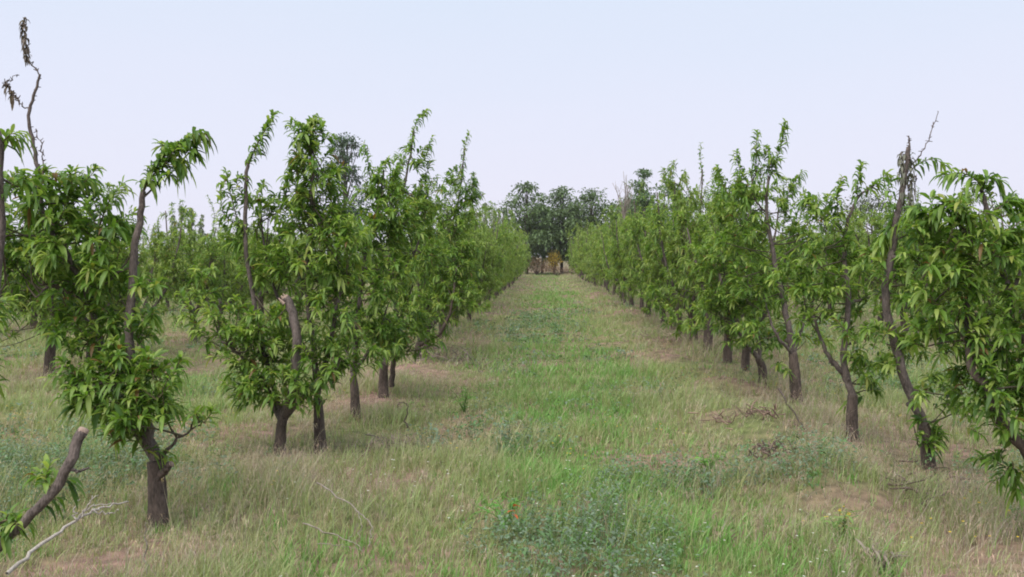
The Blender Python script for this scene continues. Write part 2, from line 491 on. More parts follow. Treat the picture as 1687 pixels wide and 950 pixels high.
PAL = np.stack([G_FRESH, G_OLIVE, G_TAN, G_PINK, G_BLUE])
def sward(name, bands, rs):
    for y0, y1, dens, wscale, segs in bands:
        mb = MB()
        x, y = scatter(y0, y1, dens, rs)
        # grass grows in tufts: pull the blades towards tuft centres
        cell = 0.11 * max(1, wscale ** 0.6)
        wx = (0.83 * x - 0.56 * y) + 1.3 * cell * (vnoise(x, y, cell * 3.1, 81) - .5) * 2; wy = (0.56 * x + 0.83 * y) + 1.3 * cell * (vnoise(x, y, cell * 2.7, 82) - .5) * 2
        jx = np.floor(wx / cell); jy = np.floor(wy / cell)
        hh = np.sin(jx * 127.1 + jy * 311.7) * 43758.5453; hx = hh - np.floor(hh)
        hh = np.sin(jx * 269.5 + jy * 183.3) * 43758.5453; hy = hh - np.floor(hh)
        pull = rs.uniform(0.0, 0.8, len(x))
        ox = ((jx + hx) * cell - wx) * pull; oy = ((jy + hy) * cell - wy) * pull
        x = x + 0.83 * ox + 0.56 * oy; y = y - 0.56 * ox + 0.83 * oy
        keep = rs.random(len(x)) > 0.68 * bare(x, y)
        x, y = x[keep], y[keep]; hx = hx[keep]
        W = zone(x, y)
        # each tuft keeps to one sort of grass more often than not
        W = W ** 1.6; W /= W.sum(1, keepdims=True)
        u = np.where(rs.random(len(x)) < 0.6, hx, rs.random(len(x)))[:, None]
        kind = (np.cumsum(W, 1) < u).sum(1).clip(0, 4)
        c = PAL[kind] * rs.uniform(0.72, 1.28, (len(x), 1)) * rs.uniform(0.92, 1.08, (len(x), 3))
        hgt = np.array((0.12, 0.14, 0.19, 0.18, 0.07))[kind] * rs.uniform(0.5, 1.35, len(x)) * (0.40 + 1.5 * vnoise(x, y, 0.7, 61) ** 1.6) * np.where(rs.random(len(x)) < .05, 1.7, 1.0)
        hgt = hgt * np.where(np.abs(x - 0.3) < 1.1, 0.85, 1.0) * (1 - 0.45 * np.maximum(bare(x, y + 0.35), bare(x, y + 0.7)))
        wid = np.array((0.0075, 0.0055, 0.0038, 0.0034, 0.010))[kind] * wscale * rs.uniform(0.7, 1.3, len(x))
        lean = np.abs(rs.normal(0.35, 0.3, len(x))) + 0.1
        az = rs.uniform(0, 6.283, len(x))
        p = np.stack([x, y, gz(x, y) - 0.01], -1)
        tip, d = strip_blades(mb, p, hgt, wid, lean, az, c, segs)
        # drooping seed heads on the dry grasses
        sel = (kind >= 2) & (kind <= 3) & (rs.random(len(x)) < 0.40)
        tp = tip[sel]; dd = d[sel]; n = len(tp)
        for rep in range(3):
            ln = rs.uniform(0.015, 0.05, n) * wscale ** 0.4
            dr = dd + rs.normal(0, 0.7, (n, 3)) + np.array((0, 0, 0.1))
            leaves(mb, tp - dd * 0.02 * rep, dr, ln, ln * 0.05 + 0.0014 * wscale, rs.uniform(0.5, 1.3, n), c[sel] * np.array((1.02, 0.92, 0.92)) * rs.uniform(0.85, 1.15, (n, 1)), 1, 0, rs)
        tag(mb.build(name, M_GRASS), 'mixed green and dry tan orchard grass between the tree rows', 'grass', kind='stuff')

grs = np.random.default_rng(3)
sward('grass', [
    (2.5, 8, 2600, 1.0, 3),
    (8, 14, 1500, 1.35, 3),
    (14, 26, 480, 2.2, 2),
    (26, 48, 130, 4.2, 2),
    (48, 100, 26, 8.5, 1)], grs)

def weeds(rs):
    """low grey-green broadleaf ground cover in the blue patches, small white flower heads among it"""
    mb = MB(); fl = MB()
    for y0, y1, dens, s in ((2.5, 8, 230, 0.9), (8, 15, 80, 1.2), (15, 34, 14, 2.2)):
        x, y = scatter(y0, y1, dens, rs)
        W = zone(x, y)
        keep = rs.random(len(x)) < np.clip(W[:, 4] * 2.6 - 0.05, 0, 1) * (1 - 0.8 * bare(x, y))
        x, y = x[keep], y[keep]
        n = len(x); k = 11
        px = np.repeat(x, k) + rs.normal(0, 0.035 * s, n * k); py = np.repeat(y, k) + rs.normal(0, 0.035 * s, n * k)
        hz = rs.uniform(0.03, 0.21, n * k) * np.repeat(rs.uniform(0.5, 1.2, n), k)
        p = np.stack([px, py, gz(px, py) + hz], -1)
        az = rs.uniform(0, 6.283, n * k)
        dr = np.stack([np.cos(az), np.sin(az), rs.uniform(0.0, 0.9, n * k)], -1)
        ln = rs.uniform(0.025, 0.06, n * k) * s
        base = np.repeat(np.where(rs.random((n, 1)) < 0.6, np.array([[0.165, 0.220, 0.150]]), np.array([[0.115, 0.205, 0.085]])), k, 0)
        cc = base * rs.uniform(0.7, 1.35, (n * k, 1))
        leaves(mb, p, dr, ln, ln * 0.42, rs.uniform(0.1, 0.9, n * k), cc, 1, 0, rs)
        # little stems
        st = rs.random(n) < 0.8
        q = np.stack([x, y, gz(x, y)], -1)[st]
        strip_blades(mb, q, rs.uniform(0.08, 0.2, len(q)), np.full(len(q), 0.004 * s), rs.uniform(0, 0.3, len(q)), rs.uniform(0, 6.28, len(q)), np.tile((0.10, 0.15, 0.06), (len(q), 1)), 2)
    tag(mb.build('weeds', M_GRASS), 'low grey-green leafy weeds growing in patches through the grass', 'weeds', kind='stuff')
    x, y = scatter(2.5, 13, 13, rs)
    nn = vnoise(x, y, 1.2, 91)
    keep = nn > 0.55
    x, y = x[keep], y[keep]
    yel = (vnoise(x, y, 2.0, 95) > 0.62) | (x > 2.2)
    n = len(x)
    z = gz(x, y) + rs.uniform(0.12, 0.28, n)
    for k in range(5):
        az = k * 1.2566 + rs.uniform(0, 0.5, n)
        dr = np.stack([np.cos(az), np.sin(az), 0.5 + 0 * az], -1)
        ln = rs.uniform(0.008, 0.014, n)
        cc = np.where(yel[:, None], np.array([[0.62, 0.45, 0.05]]), np.array([[0.60, 0.60, 0.55]]))
        leaves(fl, np.stack([x, y, z], -1), dr, ln, ln * 0.8, np.full(n, 0.2), cc, 1, 0, rs)
    strip_blades(fl, np.stack([x, y, gz(x, y)], -1), z - gz(x, y), np.full(n, 0.003), np.zeros(n), np.zeros(n), np.tile((0.13, 0.19, 0.06), (n, 1)), 2)
    tag(fl.build('wildflowers', M_GRASS), 'tiny white and yellow wildflowers scattered in the near grass', 'flowers', kind='stuff')
weeds(np.random.default_rng(5))

# ------------------------------------------------------------------ peach trees drawn one by one
NEAR = 'peach trees of the two rows along the lane'

def tree_at(label, base_px, d, limbs, clumps, sprigs=(), trunk=None, group=NEAR, seed=1, size=1.0, warm=0.0, young=0.3, detail=2, dens=2.25):
    """limbs: (name, [(px, py, depth offset)], r0, r1, material, extra); clumps: (px, py, rx, ry, depth offset, density)
       sprigs: ([(px, py, depth offset)], leaves, twig radius)"""
    rs = np.random.default_rng(seed)
    b = P(base_px[0], base_px[1], d)
    gzz = float(gz(b[0], b[1])); b[2] = gzz
    root = thing('peach_tree', b, label, 'peach tree', group)
    T = np.array([b + (0, 0, -0.12)] + [P(x, y, d + o) for x, y, o in trunk[0]])
    k = 14
    S = spline(T, k)
    rad = 0.84 * np.linspace(trunk[1], trunk[2] * .84, k) * (1 + 0.30 * np.exp(-np.linspace(0, 6, k)))
    mb = MB(); tube(mb, S, rad, 12, rough=0.10, seed=seed)
    mb.build('trunk', M_BARK, root, b)
    skel = [S[5:]]
    mb_all = {}
    for nm, pts, r0, r1, mat, lab in limbs:
        W = np.array([P(x, y, d + o) for x, y, o in pts])
        # knobbly: jitter the resampled line a little
        q = spline(W, max(8, 4 * len(W))); q[1:-1] += rs.normal(0, 0.0045, q[1:-1].shape)
        m_ = MB(); tube(m_, q, np.linspace(r0 * .71, r1 * .71, len(q)), 9 if r0 > 0.015 else 6, rough=0.08, seed=seed + len(skel))
        if mat is M_DEAD or nm == 'bare_branch':
            for t in range(len(q) * 2):                      # spurs and old buds
                j = rs.integers(2, len(q)); v = nrm(rs.normal(0, 1, 3) + (0, 0, .5))
                tube(m_, [q[j], q[j] + v * rs.uniform(0.008, 0.03)], [0.004, 0.002], 4)
        if nm == 'cut_limb':
            o_ = m_.build(nm, mat, root, b)
            c_ = MB(); v = nrm(q[-1] - q[-3])
            tube(c_, [q[-1] - v * 0.004, q[-1] + v * 0.012], [r1 * 0.69, r1 * 0.63], 10, rough=0.06)
            for _s in range(5 if mat is M_LIMB and 'stub' in (lab or '') else 0):     # torn splinters round the saw cut
                a_ = rs.normal(0, .55, 3) * r1 * .7; a_ -= v * np.dot(a_, v)
                tube(c_, [q[-1] + a_ - v * .03, q[-1] + a_ + v * rs.uniform(.012, .05)], [r1 * .3, r1 * .08], 5, rough=.2, seed=_s)
        elif r0 > .022:
            for _s in range(4):                                       # knobs left by old pruning cuts
                j = rs.integers(2, len(q) - 1); v = rs.normal(0, 1, 3); tg_ = nrm(q[j + 1] - q[j - 1]); v = nrm(v - tg_ * np.dot(v, tg_) + tg_ * .5)
                rj = (r0 + (r1 - r0) * j / len(q)) * .78
                tube(m_, [q[j], q[j] + v * rj * .8, q[j] + v * rj * rs.uniform(1.2, 2.0)], [rj * .75, rj * .55, rj * .4], 7, rough=.12, seed=_s)
        if nm == 'cut_limb': c_.build('cut_end', M_CUT, o_, b)
        else: o_ = m_.build(nm, mat, root, b)
        if lab: o_['label'] = lab
        skel.append(q)
    skel = np.concatenate(skel)
    cr = MB()
    for c in clumps:
        x, y, rx, ry, o, dn = c[:6]
        yg = c[6] if len(c) > 6 else young
        cen = P(x, y, d + o); sx = rx * (d + o) / F; sz = ry * (d + o) / F
        clump(cr, cen, (sx, min(1.05, 0.5 * (sx + sz) * 1.1), sz), rs, dn * dens, size, detail, skel, yg, warm=warm)
    for pts, nl, tw in sprigs:
        W = [P(x, y, d + o) for x, y, o in pts]
        shoot(cr, W, int(nl * 2.0), rs, size * 1.15, detail, tw=tw, bare=0.03, young=young - 0.1, warm=warm, droop=1.5)
    cr.build('crown', [M_LEAF, M_TWIG], root, b)
    return root

LB, LM, DD = M_BARK, M_LIMB, M_DEAD
# left row, nearest the camera and cut by the frame
tree_at('peach tree cut off by left photo edge, one limb slanting to a sawn end', (-75, 1040), 4.15,
    [('cut_limb', [(-70, 985, 0), (-20, 920, -.1), (60, 842, -.15), (108, 778, -.15), (137, 710, -.12)], .025, .033, LM, 'slanting limb with sawn end'),
     ('limb', [(-60, 940, 0), (-40, 700, .1), (-8, 480, .1), (2, 330, .1), (-4, 215, .1)], .045, .020, LM, None),
     ('limb', [(112, 772, -.15), (128, 776, -.15), (147, 770, -.12)], .012, .006, LM, None)],
    [(-15, 880, 34, 20, -.1, .6, .45), (28, 852, 26, 16, -.12, .6, .4), (86, 806, 20, 13, -.12, .6, .4), (-5, 240, 26, 28, .1, .7), (0, 300, 40, 30, .1, .6),(-60, 560, 50, 130, .1, .8)],
    [([(60, 840, -.15), (78, 822, -.12), (96, 824, -.1)], 5, .003), ([(15, 885, -.15), (30, 860, -.12), (45, 858, -.1)], 5, .003), ([(95, 797, -.15), (108, 790, -.12), (120, 796, -.1)], 4, .003), ([(2, 330, .1), (25, 300, .1), (48, 300, .1)], 14, .004), ([(-4, 250, .1), (15, 222, .1), (34, 222, .1)], 10, .004)],
    trunk=([(-72, 1000, 0), (-66, 950, 0)], .075, .06), seed=2, young=.3, size=.8)

NEAREST = tree_at('nearest whole peach tree on left, thick trunk, leaning leafy plume, bare dead branch', (260, 850), 5.98,
    [('limb', [(256, 755, 0), (240, 700, .0), (222, 620, .0), (214, 550, .0), (220, 440, .0), (229, 370, .0), (236, 315, 0)], .058, .026, LM, None),
     ('limb', [(252, 750, 0), (215, 690, .12), (170, 600, .2), (150, 500, .2), (110, 420, .15), (70, 350, .1), (62, 270, .05)], .045, .018, LM, None),
     ('bare_branch', [(62, 275, .05), (56, 240, .05), (48, 195, .05), (58, 155, .05), (66, 122, .05)], .018, .010, LM, 'bare leafless branch rising above the leaves'),
     ('bare_branch', [(66, 125, .05), (52, 105, .05), (44, 92, .05), (41, 60, .05), (41, 28, .05)], .0065, .0035, LM, None),
     ('bare_branch', [(50, 182, .05), (35, 172, .05), (22, 158, .05), (12, 138, .05)], .0065, .0045, LM, None),
     ('bare_branch', [(14, 140, .05), (5, 140, .05), (28, 123, .05)], .004, .003, LM, None),
     ('bare_branch', [(72, 275, .05), (68, 245, .05), (61, 216, .05)], .006, .003, LM, None),
     ('cut_limb', [(258, 790, -.02), (272, 775, -.05), (281, 765, -.06)], .034, .030, LB, None),
     ('limb', [(258, 760, 0), (290, 725, -.05), (330, 700, -.1)], .02, .006, LM, None),
     ('limb', [(150, 505, .2), (90, 470, .1), (60, 490, .05)], .016, .007, LM, None),
     ('limb', [(222, 600, 0), (170, 630, -.15), (130, 640, -.2)], .02, .008, LM, None)],
    [(180, 640, 78, 60, 0, 1.05), (250, 655, 60, 62, -.05, 1.0), (232, 705, 55, 36, -.25, 1.1, .2), (265, 640, 40, 40, -.25, .9), (120, 300, 50, 24, .05, .7, .3), (20, 390, 40, 60, .1, .8), (225, 710, 62, 45, -.1, .8, .15), (130, 650, 40, 42, -.1, .9), (340, 695, 34, 20, -.1, .8),
     (170, 560, 48, 50, .1, 1.0, .15), (150, 600, 52, 40, .1, .8), (118, 545, 40, 45, .1, .8), (215, 560, 30, 34, -.1, .6), (245, 505, 34, 34, -.05, .9), (175, 490, 58, 48, .1, .9), (215, 610, 50, 38, -.1, .8, .2),
     (95, 360, 66, 50, .1, 1.1, .15), (60, 320, 50, 34, .05, .9, .3), (135, 410, 66, 50, .1, 1.0, .2), (60, 430, 60, 45, .1, .9), (165, 380, 44, 46, .1, .8), (45, 480, 52, 26, 0, .6, .6), (110, 490, 50, 40, 0, .8), (185, 450, 40, 36, 0, .8, .6),
     (262, 278, 17, 20, 0, 1.2, .15), (290, 250, 24, 18, 0, 1.15, .15)],
    [([(236, 315, 0), (255, 275, 0), (285, 245, 0), (318, 225, 0)], 70, .009), ([(250, 290, 0), (285, 262, 0), (300, 268, 0)], 26, .005), ([(300, 236, 0), (322, 219, 0), (333, 222, 0)], 14, .004),
     ([(165, 370, .1), (180, 330, .1), (205, 300, .1)], 22, .005), ([(110, 330, .1), (120, 300, .1), (150, 298, .1)], 22, .004), ([(60, 310, 0), (85, 290, 0), (115, 288, 0)], 20, .004), ([(30, 320, 0), (15, 300, 0), (30, 280, 0)], 18, .004)],
    trunk=([(259, 810, 0), (256, 760, 0)], .072, .068), seed=3, dens=2.7)

tree_at('short peach tree in left row with a thick sawn stub standing out of its crown', (460, 736), 8.15,
    [('cut_limb', [(466, 690, 0), (480, 650, -.1), (487, 600, -.15), (488, 545, -.15), (478, 505, -.12), (470, 490, -.12)], .06, .048, LM, 'thick stub with sawn top'),
     ('limb', [(462, 690, 0), (440, 640, .1), (400, 590, .1), (365, 562, .05)], .035, .012, LM, None),
     ('limb', [(466, 690, 0), (430, 560, .2), (405, 410, .2), (404, 330, .2), (408, 270, .2), (416, 252, .2)], .032, .018, LM, 'tall thin limb leafy only at its top'),
     ('limb', [(470, 690, 0), (510, 640, -.1), (560, 590, -.1)], .025, .010, LM, None)],
    [(385, 545, 52, 42, .1, .95), (425, 590, 58, 50, 0, 1.05), (440, 650, 56, 42, -.05, 1.0), (485, 650, 50, 45, -.1, 1.0), (420, 640, 30, 45, 0, .8), (535, 600, 44, 36, -.1, 1.0), (340, 560, 26, 18, .1, .6), (430, 530, 40, 30, .1, .8), (325, 520, 24, 50, .3, .5, .6), (545, 640, 30, 26, -.1, .7), (330, 480, 24, 30, .3, .5, .6)],
    [([(408, 275, .2), (420, 245, .2), (436, 215, .2), (452, 185, .2)], 46, .008), ([(405, 400, .2), (385, 340, .2), (372, 282, .2)], 34, .006), ([(405, 380, .2), (368, 350, .2), (365, 300, .2)], 26, .005), ([(404, 330, .2), (390, 300, .2), (398, 290, .2)], 16, .004), ([(404, 400, .2), (380, 395, .2), (362, 360, .2)], 22, .004)],
    trunk=([(463, 710, 0), (466, 690, 0)], .062, .058), seed=4, young=.38, dens=2.7)

tree_at('tall full peach tree in left row, straight trunk just right of the stubbed tree', (528, 737), 8.3,
    [('limb', [(523, 650, 0), (515, 560, .1), (505, 450, .15), (515, 330, .15), (512, 220, .15)], .045, .015, LM, None),
     ('limb', [(523, 650, 0), (545, 560, 0), (560, 480, .0), (578, 450, .0)], .034, .014, LM, None),
     ('limb', [(518, 600, .1), (470, 520, .3), (440, 430, .3), (430, 350, .3)], .028, .010, LM, None)],
    [(512, 232, 28, 34, .1, 1.15, .15), (515, 300, 46, 50, .1, 1.15), (520, 370, 56, 48, .1, 1.1), (480, 340, 32, 40, .2, .8), (510, 450, 72, 50, .1, 1.0, .45), (450, 440, 50, 50, .3, .9), (560, 420, 44, 50, 0, 1.0), (545, 520, 58, 45, 0, .95, .45), (480, 545, 45, 45, .3, .7), (575, 590, 44, 45, .0, 1.0), (538, 385, 34, 36, .2, .9), (440, 380, 40, 40, .3, .6, .5), (425, 350, 30, 30, .3, .5)],
    [([(510, 250, .1), (505, 215, .1), (520, 190, .1)], 34, .006), ([(490, 290, .1), (488, 250, .1), (500, 225, .1)], 24, .005), ([(430, 370, .3), (425, 320, .3), (436, 300, .3)], 20, .005), ([(470, 330, .2), (475, 290, .2), (484, 270, .2)], 20, .005)],
    trunk=([(526, 700, 0), (523, 655, 0)], .068, .056), seed=5, young=.3, dens=2.9)

tree_at('leafy peach tree in left row whose reddish trunk shows between full crown and grass', (586, 676), 10.1,
    [('limb', [(582, 620, 0), (590, 520, 0), (600, 430, 0), (624, 340, .1), (632, 280, .1)], .042, .014, LM, None),
     ('limb', [(582, 620, 0), (555, 500, .2), (560, 400, .2)], .03, .012, LM, None),
     ('limb', [(584, 610, 0), (620, 560, -.1), (640, 500, -.1)], .03, .010, LM, None)],
    [(630, 318, 36, 44, .1, .9, .2), (610, 390, 56, 50, 0, 1.05), (630, 470, 50, 50, -.1, 1.0), (600, 545, 55, 45, 0, 1.0), (640, 560, 44, 36, -.1, .95), (575, 470, 40, 45, .2, .8), (650, 380, 34, 44, .1, .9)],
    [([(612, 310, .1), (606, 265, .1), (600, 236, .1)], 26, .005), ([(620, 330, .1), (625, 280, .1), (640, 262, .1)], 26, .005), ([(640, 330, .1), (648, 300, .1), (650, 280, .1)], 18, .005)],
    trunk=([(585, 650, 0), (582, 622, 0)], .068, .058), seed=6, dens=2.8)

tree_at('peach tree in left row with two tall leafy sprigs and a double trunk', (632, 640), 11.75,
    [('limb', [(634, 600, 0), (650, 540, 0), (652, 470, 0), (640, 395, 0), (660, 330, 0), (675, 260, 0), (682, 215, 0)], .045, .012, LM, None),
     ('limb', [(651, 470, 0), (665, 445, 0), (690, 400, 0), (705, 330, 0)], .026, .010, LM, None),
     ('limb', [(645, 637, .3), (648, 600, .3), (655, 540, .2), (680, 470, .2)], .060, .012, LB, 'second trunk of the fork')],
    [(665, 350, 46, 50, 0, 1.0), (690, 420, 44, 46, 0, .95), (640, 440, 44, 52, .2, .8), (660, 520, 50, 44, -.1, 1.0), (690, 330, 30, 40, .1, .7), (640, 580, 40, 28, 0, .9), (690, 560, 40, 30, 0, .8), (680, 270, 24, 30, 0, .45)],
    [([(676, 260, 0), (680, 220, 0), (690, 195, 0), (702, 182, 0)], 34, .006), ([(680, 280, 0), (700, 260, 0), (712, 225, 0)], 30, .006), ([(660, 320, 0), (655, 285, 0), (662, 262, 0)], 22, .005), ([(690, 300, 0), (705, 280, 0), (708, 265, 0)], 18, .005)],
    trunk=([(632, 615, 0), (634, 600, 0)], .070, .060), seed=7, young=.3, dens=2.7)

tree_at('peach tree in left row with a low dark limb leaning out over the lane edge', (688, 585), 15.6,
    [('limb', [(694, 566, 0), (712, 556, -.3), (728, 545, -.5), (745, 500, -.6), (752, 440, -.6)], .06, .018, LB, 'low dark limb leaning to the lane'),
     ('limb', [(690, 560, 0), (715, 470, 0), (735, 400, 0), (755, 330, 0), (765, 250, 0)], .04, .010, LM, None),
     ('limb', [(690, 560, 0), (690, 470, .2), (680, 400, .2)], .035, .010, LM, None)],
    [(740, 370, 42, 44, 0, 1.0), (760, 320, 28, 36, 0, .9, .2), (745, 440, 42, 44, -.3, 1.0), (720, 510, 48, 36, -.2, 1.0), (755, 490, 32, 34, -.5, .95), (700, 440, 36, 50, .2, .8), (770, 430, 24, 40, -.2, .8), (725, 300, 20, 26, .2, .4)],
    [([(762, 290, 0), (764, 250, 0), (772, 218, 0)], 32, .006), ([(750, 310, 0), (745, 285, 0), (752, 272, 0)], 18, .005), ([(775, 330, 0), (782, 300, 0), (780, 285, 0)], 18, .005)],
    trunk=([(688, 575, 0), (691, 562, 0)], .075, .065), seed=8, young=.28, dens=2.6)

# right row
tree_at('peach tree cut off by right photo edge, dark limb bending under heavy hanging leaves', (1718, 872), 5.75,
    [('limb', [(1712, 780, 0), (1680, 730, -.1), (1642, 680, -.15), (1628, 640, -.15), (1600, 605, -.1), (1594, 540, 0), (1598, 440, .05), (1600, 360, .05)], .048, .018, LB, None),
     ('limb', [(1714, 775, 0), (1700, 640, .2), (1670, 500, .2), (1640, 420, .2), (1625, 340, .2), (1615, 310, .2)], .045, .014, LM, None),
     ('limb', [(1660, 500, .2), (1700, 400, .2), (1730, 340, .1)], .02, .01, LM, None)],
    [(1640, 560, 56, 60, 0, 1.0), (1560, 560, 50, 50, 0, .9, .4), (1600, 400, 80, 60, .05, 1.05, .15), (1545, 420, 52, 48, 0, 1.0, .2), (1660, 420, 40, 50, .2, .9), (1560, 370, 40, 30, 0, .9, .5), (1660, 690, 50, 46, -.1, .9), (1600, 650, 50, 45, 0, .9), (1560, 500, 44, 36, 0, .8, .5), (1700, 620, 50, 70, .1, .8), (1670, 750, 26, 36, -.1, .8), (1620, 480, 50, 36, .1, .7, .6), (1700, 520, 50, 50, .1, .8), (1535, 470, 36, 40, 0, .8), (1665, 345, 40, 26, .1, .4), (1655, 630, 44, 50, -.1, .9, .1)],
    [([(1622, 330, .2), (1612, 300, .2), (1585, 285, .2), (1555, 288, .2)], 30, .006), ([(1618, 310, .2), (1628, 292, .2), (1648, 298, .2)], 16, .005), ([(1540, 370, 0), (1520, 345, 0), (1500, 345, 0)], 20, .005), ([(1640, 345, .1), (1665, 330, .1), (1690, 335, .1)], 18, .005), ([(1668, 760, -.1), (1672, 790, -.1), (1676, 812, -.1)], 12, .004), ([(1580, 350, 0), (1560, 335, 0), (1535, 350, 0)], 20, .004)],
    trunk=([(1716, 820, 0), (1712, 775, 0)], .075, .065), seed=12, young=.1, size=.92, dens=2.9)

BROKEN = tree_at('peach tree in right row with leaning trunk and grey broken top carrying one bare whip', (1532, 752), 7.75,
    [('limb', [(1520, 700, 0), (1492, 630, 0), (1472, 560, 0), (1458, 490, 0), (1468, 420, 0), (1478, 350, 0)], .058, .036, LM, None),
     ('bare_branch', [(1478, 352, 0), (1488, 310, 0), (1494, 270, 0), (1497, 242, 0)], .034, .022, LM, 'grey broken leafless top'),
     ('bare_branch', [(1484, 330, 0), (1488, 290, 0), (1485, 250, 0)], .016, .008, LM, None),
     ('bare_branch', [(1497, 260, 0), (1498, 235, 0), (1497, 224, 0)], .010, .008, LM, None),
     ('bare_branch', [(1500, 275, 0), (1520, 250, 0), (1534, 220, 0), (1546, 184, 0)], .007, .0035, LM, 'long bare whip'),
     ('bare_branch', [(1496, 310, 0), (1508, 290, 0), (1508, 330, 0)], .01, .005, LM, None),
     ('limb', [(1470, 560, 0), (1500, 540, .1), (1515, 500, .1)], .028, .010, LM, None),
     ('limb', [(1522, 705, 0), (1515, 735, -.05), (1505, 700, -.1)], .012, .006, LM, None)],
    [(1490, 390, 38, 40, 0, .9, .5), (1455, 450, 44, 40, .1, .8, .5), (1500, 470, 44, 46, 0, .9, .5), (1440, 560, 44, 36, .1, .7, .5), (1520, 580, 45, 45, 0, .9), (1535, 650, 40, 40, -.05, .8), (1520, 715, 24, 34, -.05, .95, .1), (1545, 530, 40, 40, .1, .8), (1470, 610, 30, 30, .1, .5, .6), (1575, 690, 36, 30, .1, .7)],
    [([(1500, 280, 0), (1520, 266, 0), (1540, 262, 0), (1555, 272, 0)], 12, .005), ([(1505, 370, 0), (1530, 345, 0), (1550, 355, 0)], 18, .005), ([(1478, 360, 0), (1462, 320, 0), (1470, 290, 0)], 16, .004), ([(1484, 370, 0), (1462, 380, 0), (1440, 420, 0)], 18, .004)],
    trunk=([(1526, 722, 0), (1520, 700, 0)], .066, .060), seed=13, young=.4)

tree_at('peach tree in right row with forked limbs low on a pale straight trunk, bare beneath', (1405, 712), 8.85,
    [('limb', [(1405, 650, 0), (1392, 620, 0), (1372, 595, 0), (1356, 570, 0), (1340, 520, 0)], .046, .016, LM, None),
     ('limb', [(1406, 655, 0), (1390, 600, 0), (1394, 540, 0), (1398, 480, 0), (1390, 420, 0), (1395, 370, 0), (1415, 325, 0), (1440, 305, 0)], .050, .012, LM, None),
     ('limb', [(1396, 500, 0), (1430, 490, .1), (1455, 480, .1)], .022, .008, LM, None)],
    [(1365, 420, 42, 46, 0, 1.0, .4), (1350, 365, 30, 34, 0, .9, .45), (1350, 490, 46, 50, 0, .85), (1400, 440, 36, 40, .1, .7), (1420, 570, 40, 44, .1, .7, .5), (1440, 630, 36, 34, .1, .8), (1310, 470, 34, 40, 0, .7), (1335, 540, 30, 36, 0, .6, .5), (1430, 520, 34, 36, .1, .6)],
    [([(1412, 330, 0), (1414, 295, 0), (1420, 268, 0)], 26, .005), ([(1425, 315, 0), (1445, 300, 0), (1462, 285, 0)], 18, .005), ([(1380, 360, 0), (1380, 320, 0), (1388, 292, 0)], 28, .005), ([(1350, 350, 0), (1338, 330, 0), (1325, 330, 0)], 18, .004)],
    trunk=([(1404, 680, 0), (1405, 650, 0)], .062, .060), seed=14, young=.42)

tree_at('peach tree in right row, dark stout trunk, long bare limb curving up to sprigs', (1313, 652), 11.1,
    [('limb', [(1306, 580, 0), (1300, 545, -.05), (1292, 505, -.05), (1280, 450, -.05), (1268, 390, -.05), (1262, 340, 0), (1266, 290, 0)], .056, .020, LM, 'long bare curving limb'),
     ('limb', [(1307, 585, 0), (1285, 560, -.1), (1272, 535, -.1), (1262, 500, 0)], .032, .012, LM, None),
     ('limb', [(1308, 580, 0), (1325, 520, .2), (1330, 430, .2)], .036, .012, LM, None),
     ('limb', [(1263, 350, 0), (1245, 330, 0), (1235, 280, 0)], .018, .008, LM, None)],
    [(1236, 320, 36, 44, .05, 1.0), (1225, 390, 42, 50, .1, .9, .4), (1245, 470, 46, 50, 0, .8), (1320, 400, 32, 50, .2, .75), (1310, 470, 34, 40, .2, .6), (1265, 545, 40, 34, -.1, .7), (1325, 550, 34, 30, .1, .6), (1300, 340, 24, 34, 0, .5), (1285, 600, 24, 18, 0, .4), (1262, 275, 22, 24, 0, .7, .2)],
    [([(1266, 290, 0), (1284, 250, 0), (1290, 225, 0), (1294, 200, 0)], 40, .006), ([(1245, 290, 0), (1246, 250, 0), (1247, 215, 0)], 34, .006), ([(1230, 300, 0), (1216, 270, 0), (1214, 250, 0)], 24, .005), ([(1290, 350, 0), (1302, 310, 0), (1322, 282, 0)], 32, .005), ([(1205, 330, 0), (1190, 300, 0), (1182, 275, 0)], 22, .005), ([(1264, 290, 0), (1270, 260, 0), (1262, 240, 0)], 22, .005)],
    trunk=([(1309, 610, 0), (1306, 580, 0)], .078, .066), seed=15, young=.34)

tree_at('bushy peach tree in right row, low crown half hiding its short trunk', (1258, 630), 12.3,
    [('limb', [(1250, 590, 0), (1225, 560, 0), (1200, 500, 0), (1190, 420, 0)], .045, .012, LM, None),
     ('limb', [(1252, 590, 0), (1240, 500, .1), (1215, 400, .1)], .04, .012, LM, None)],
    [(1200, 350, 38, 44, .1, .95), (1190, 430, 46, 50, 0, 1.0), (1215, 500, 50, 50, 0, 1.0), (1180, 500, 34, 44, 0, .9), (1215, 560, 40, 28, -.1, .9), (1255, 560, 30, 26, .1, .6)],
    [([(1195, 340, 0), (1185, 300, 0), (1180, 280, 0)], 24, .005), ([(1215, 330, 0), (1220, 300, 0), (1212, 285, 0)], 20, .005)],
    trunk=([(1256, 610, 0), (1250, 590, 0)], .075, .066), seed=16, young=.32)

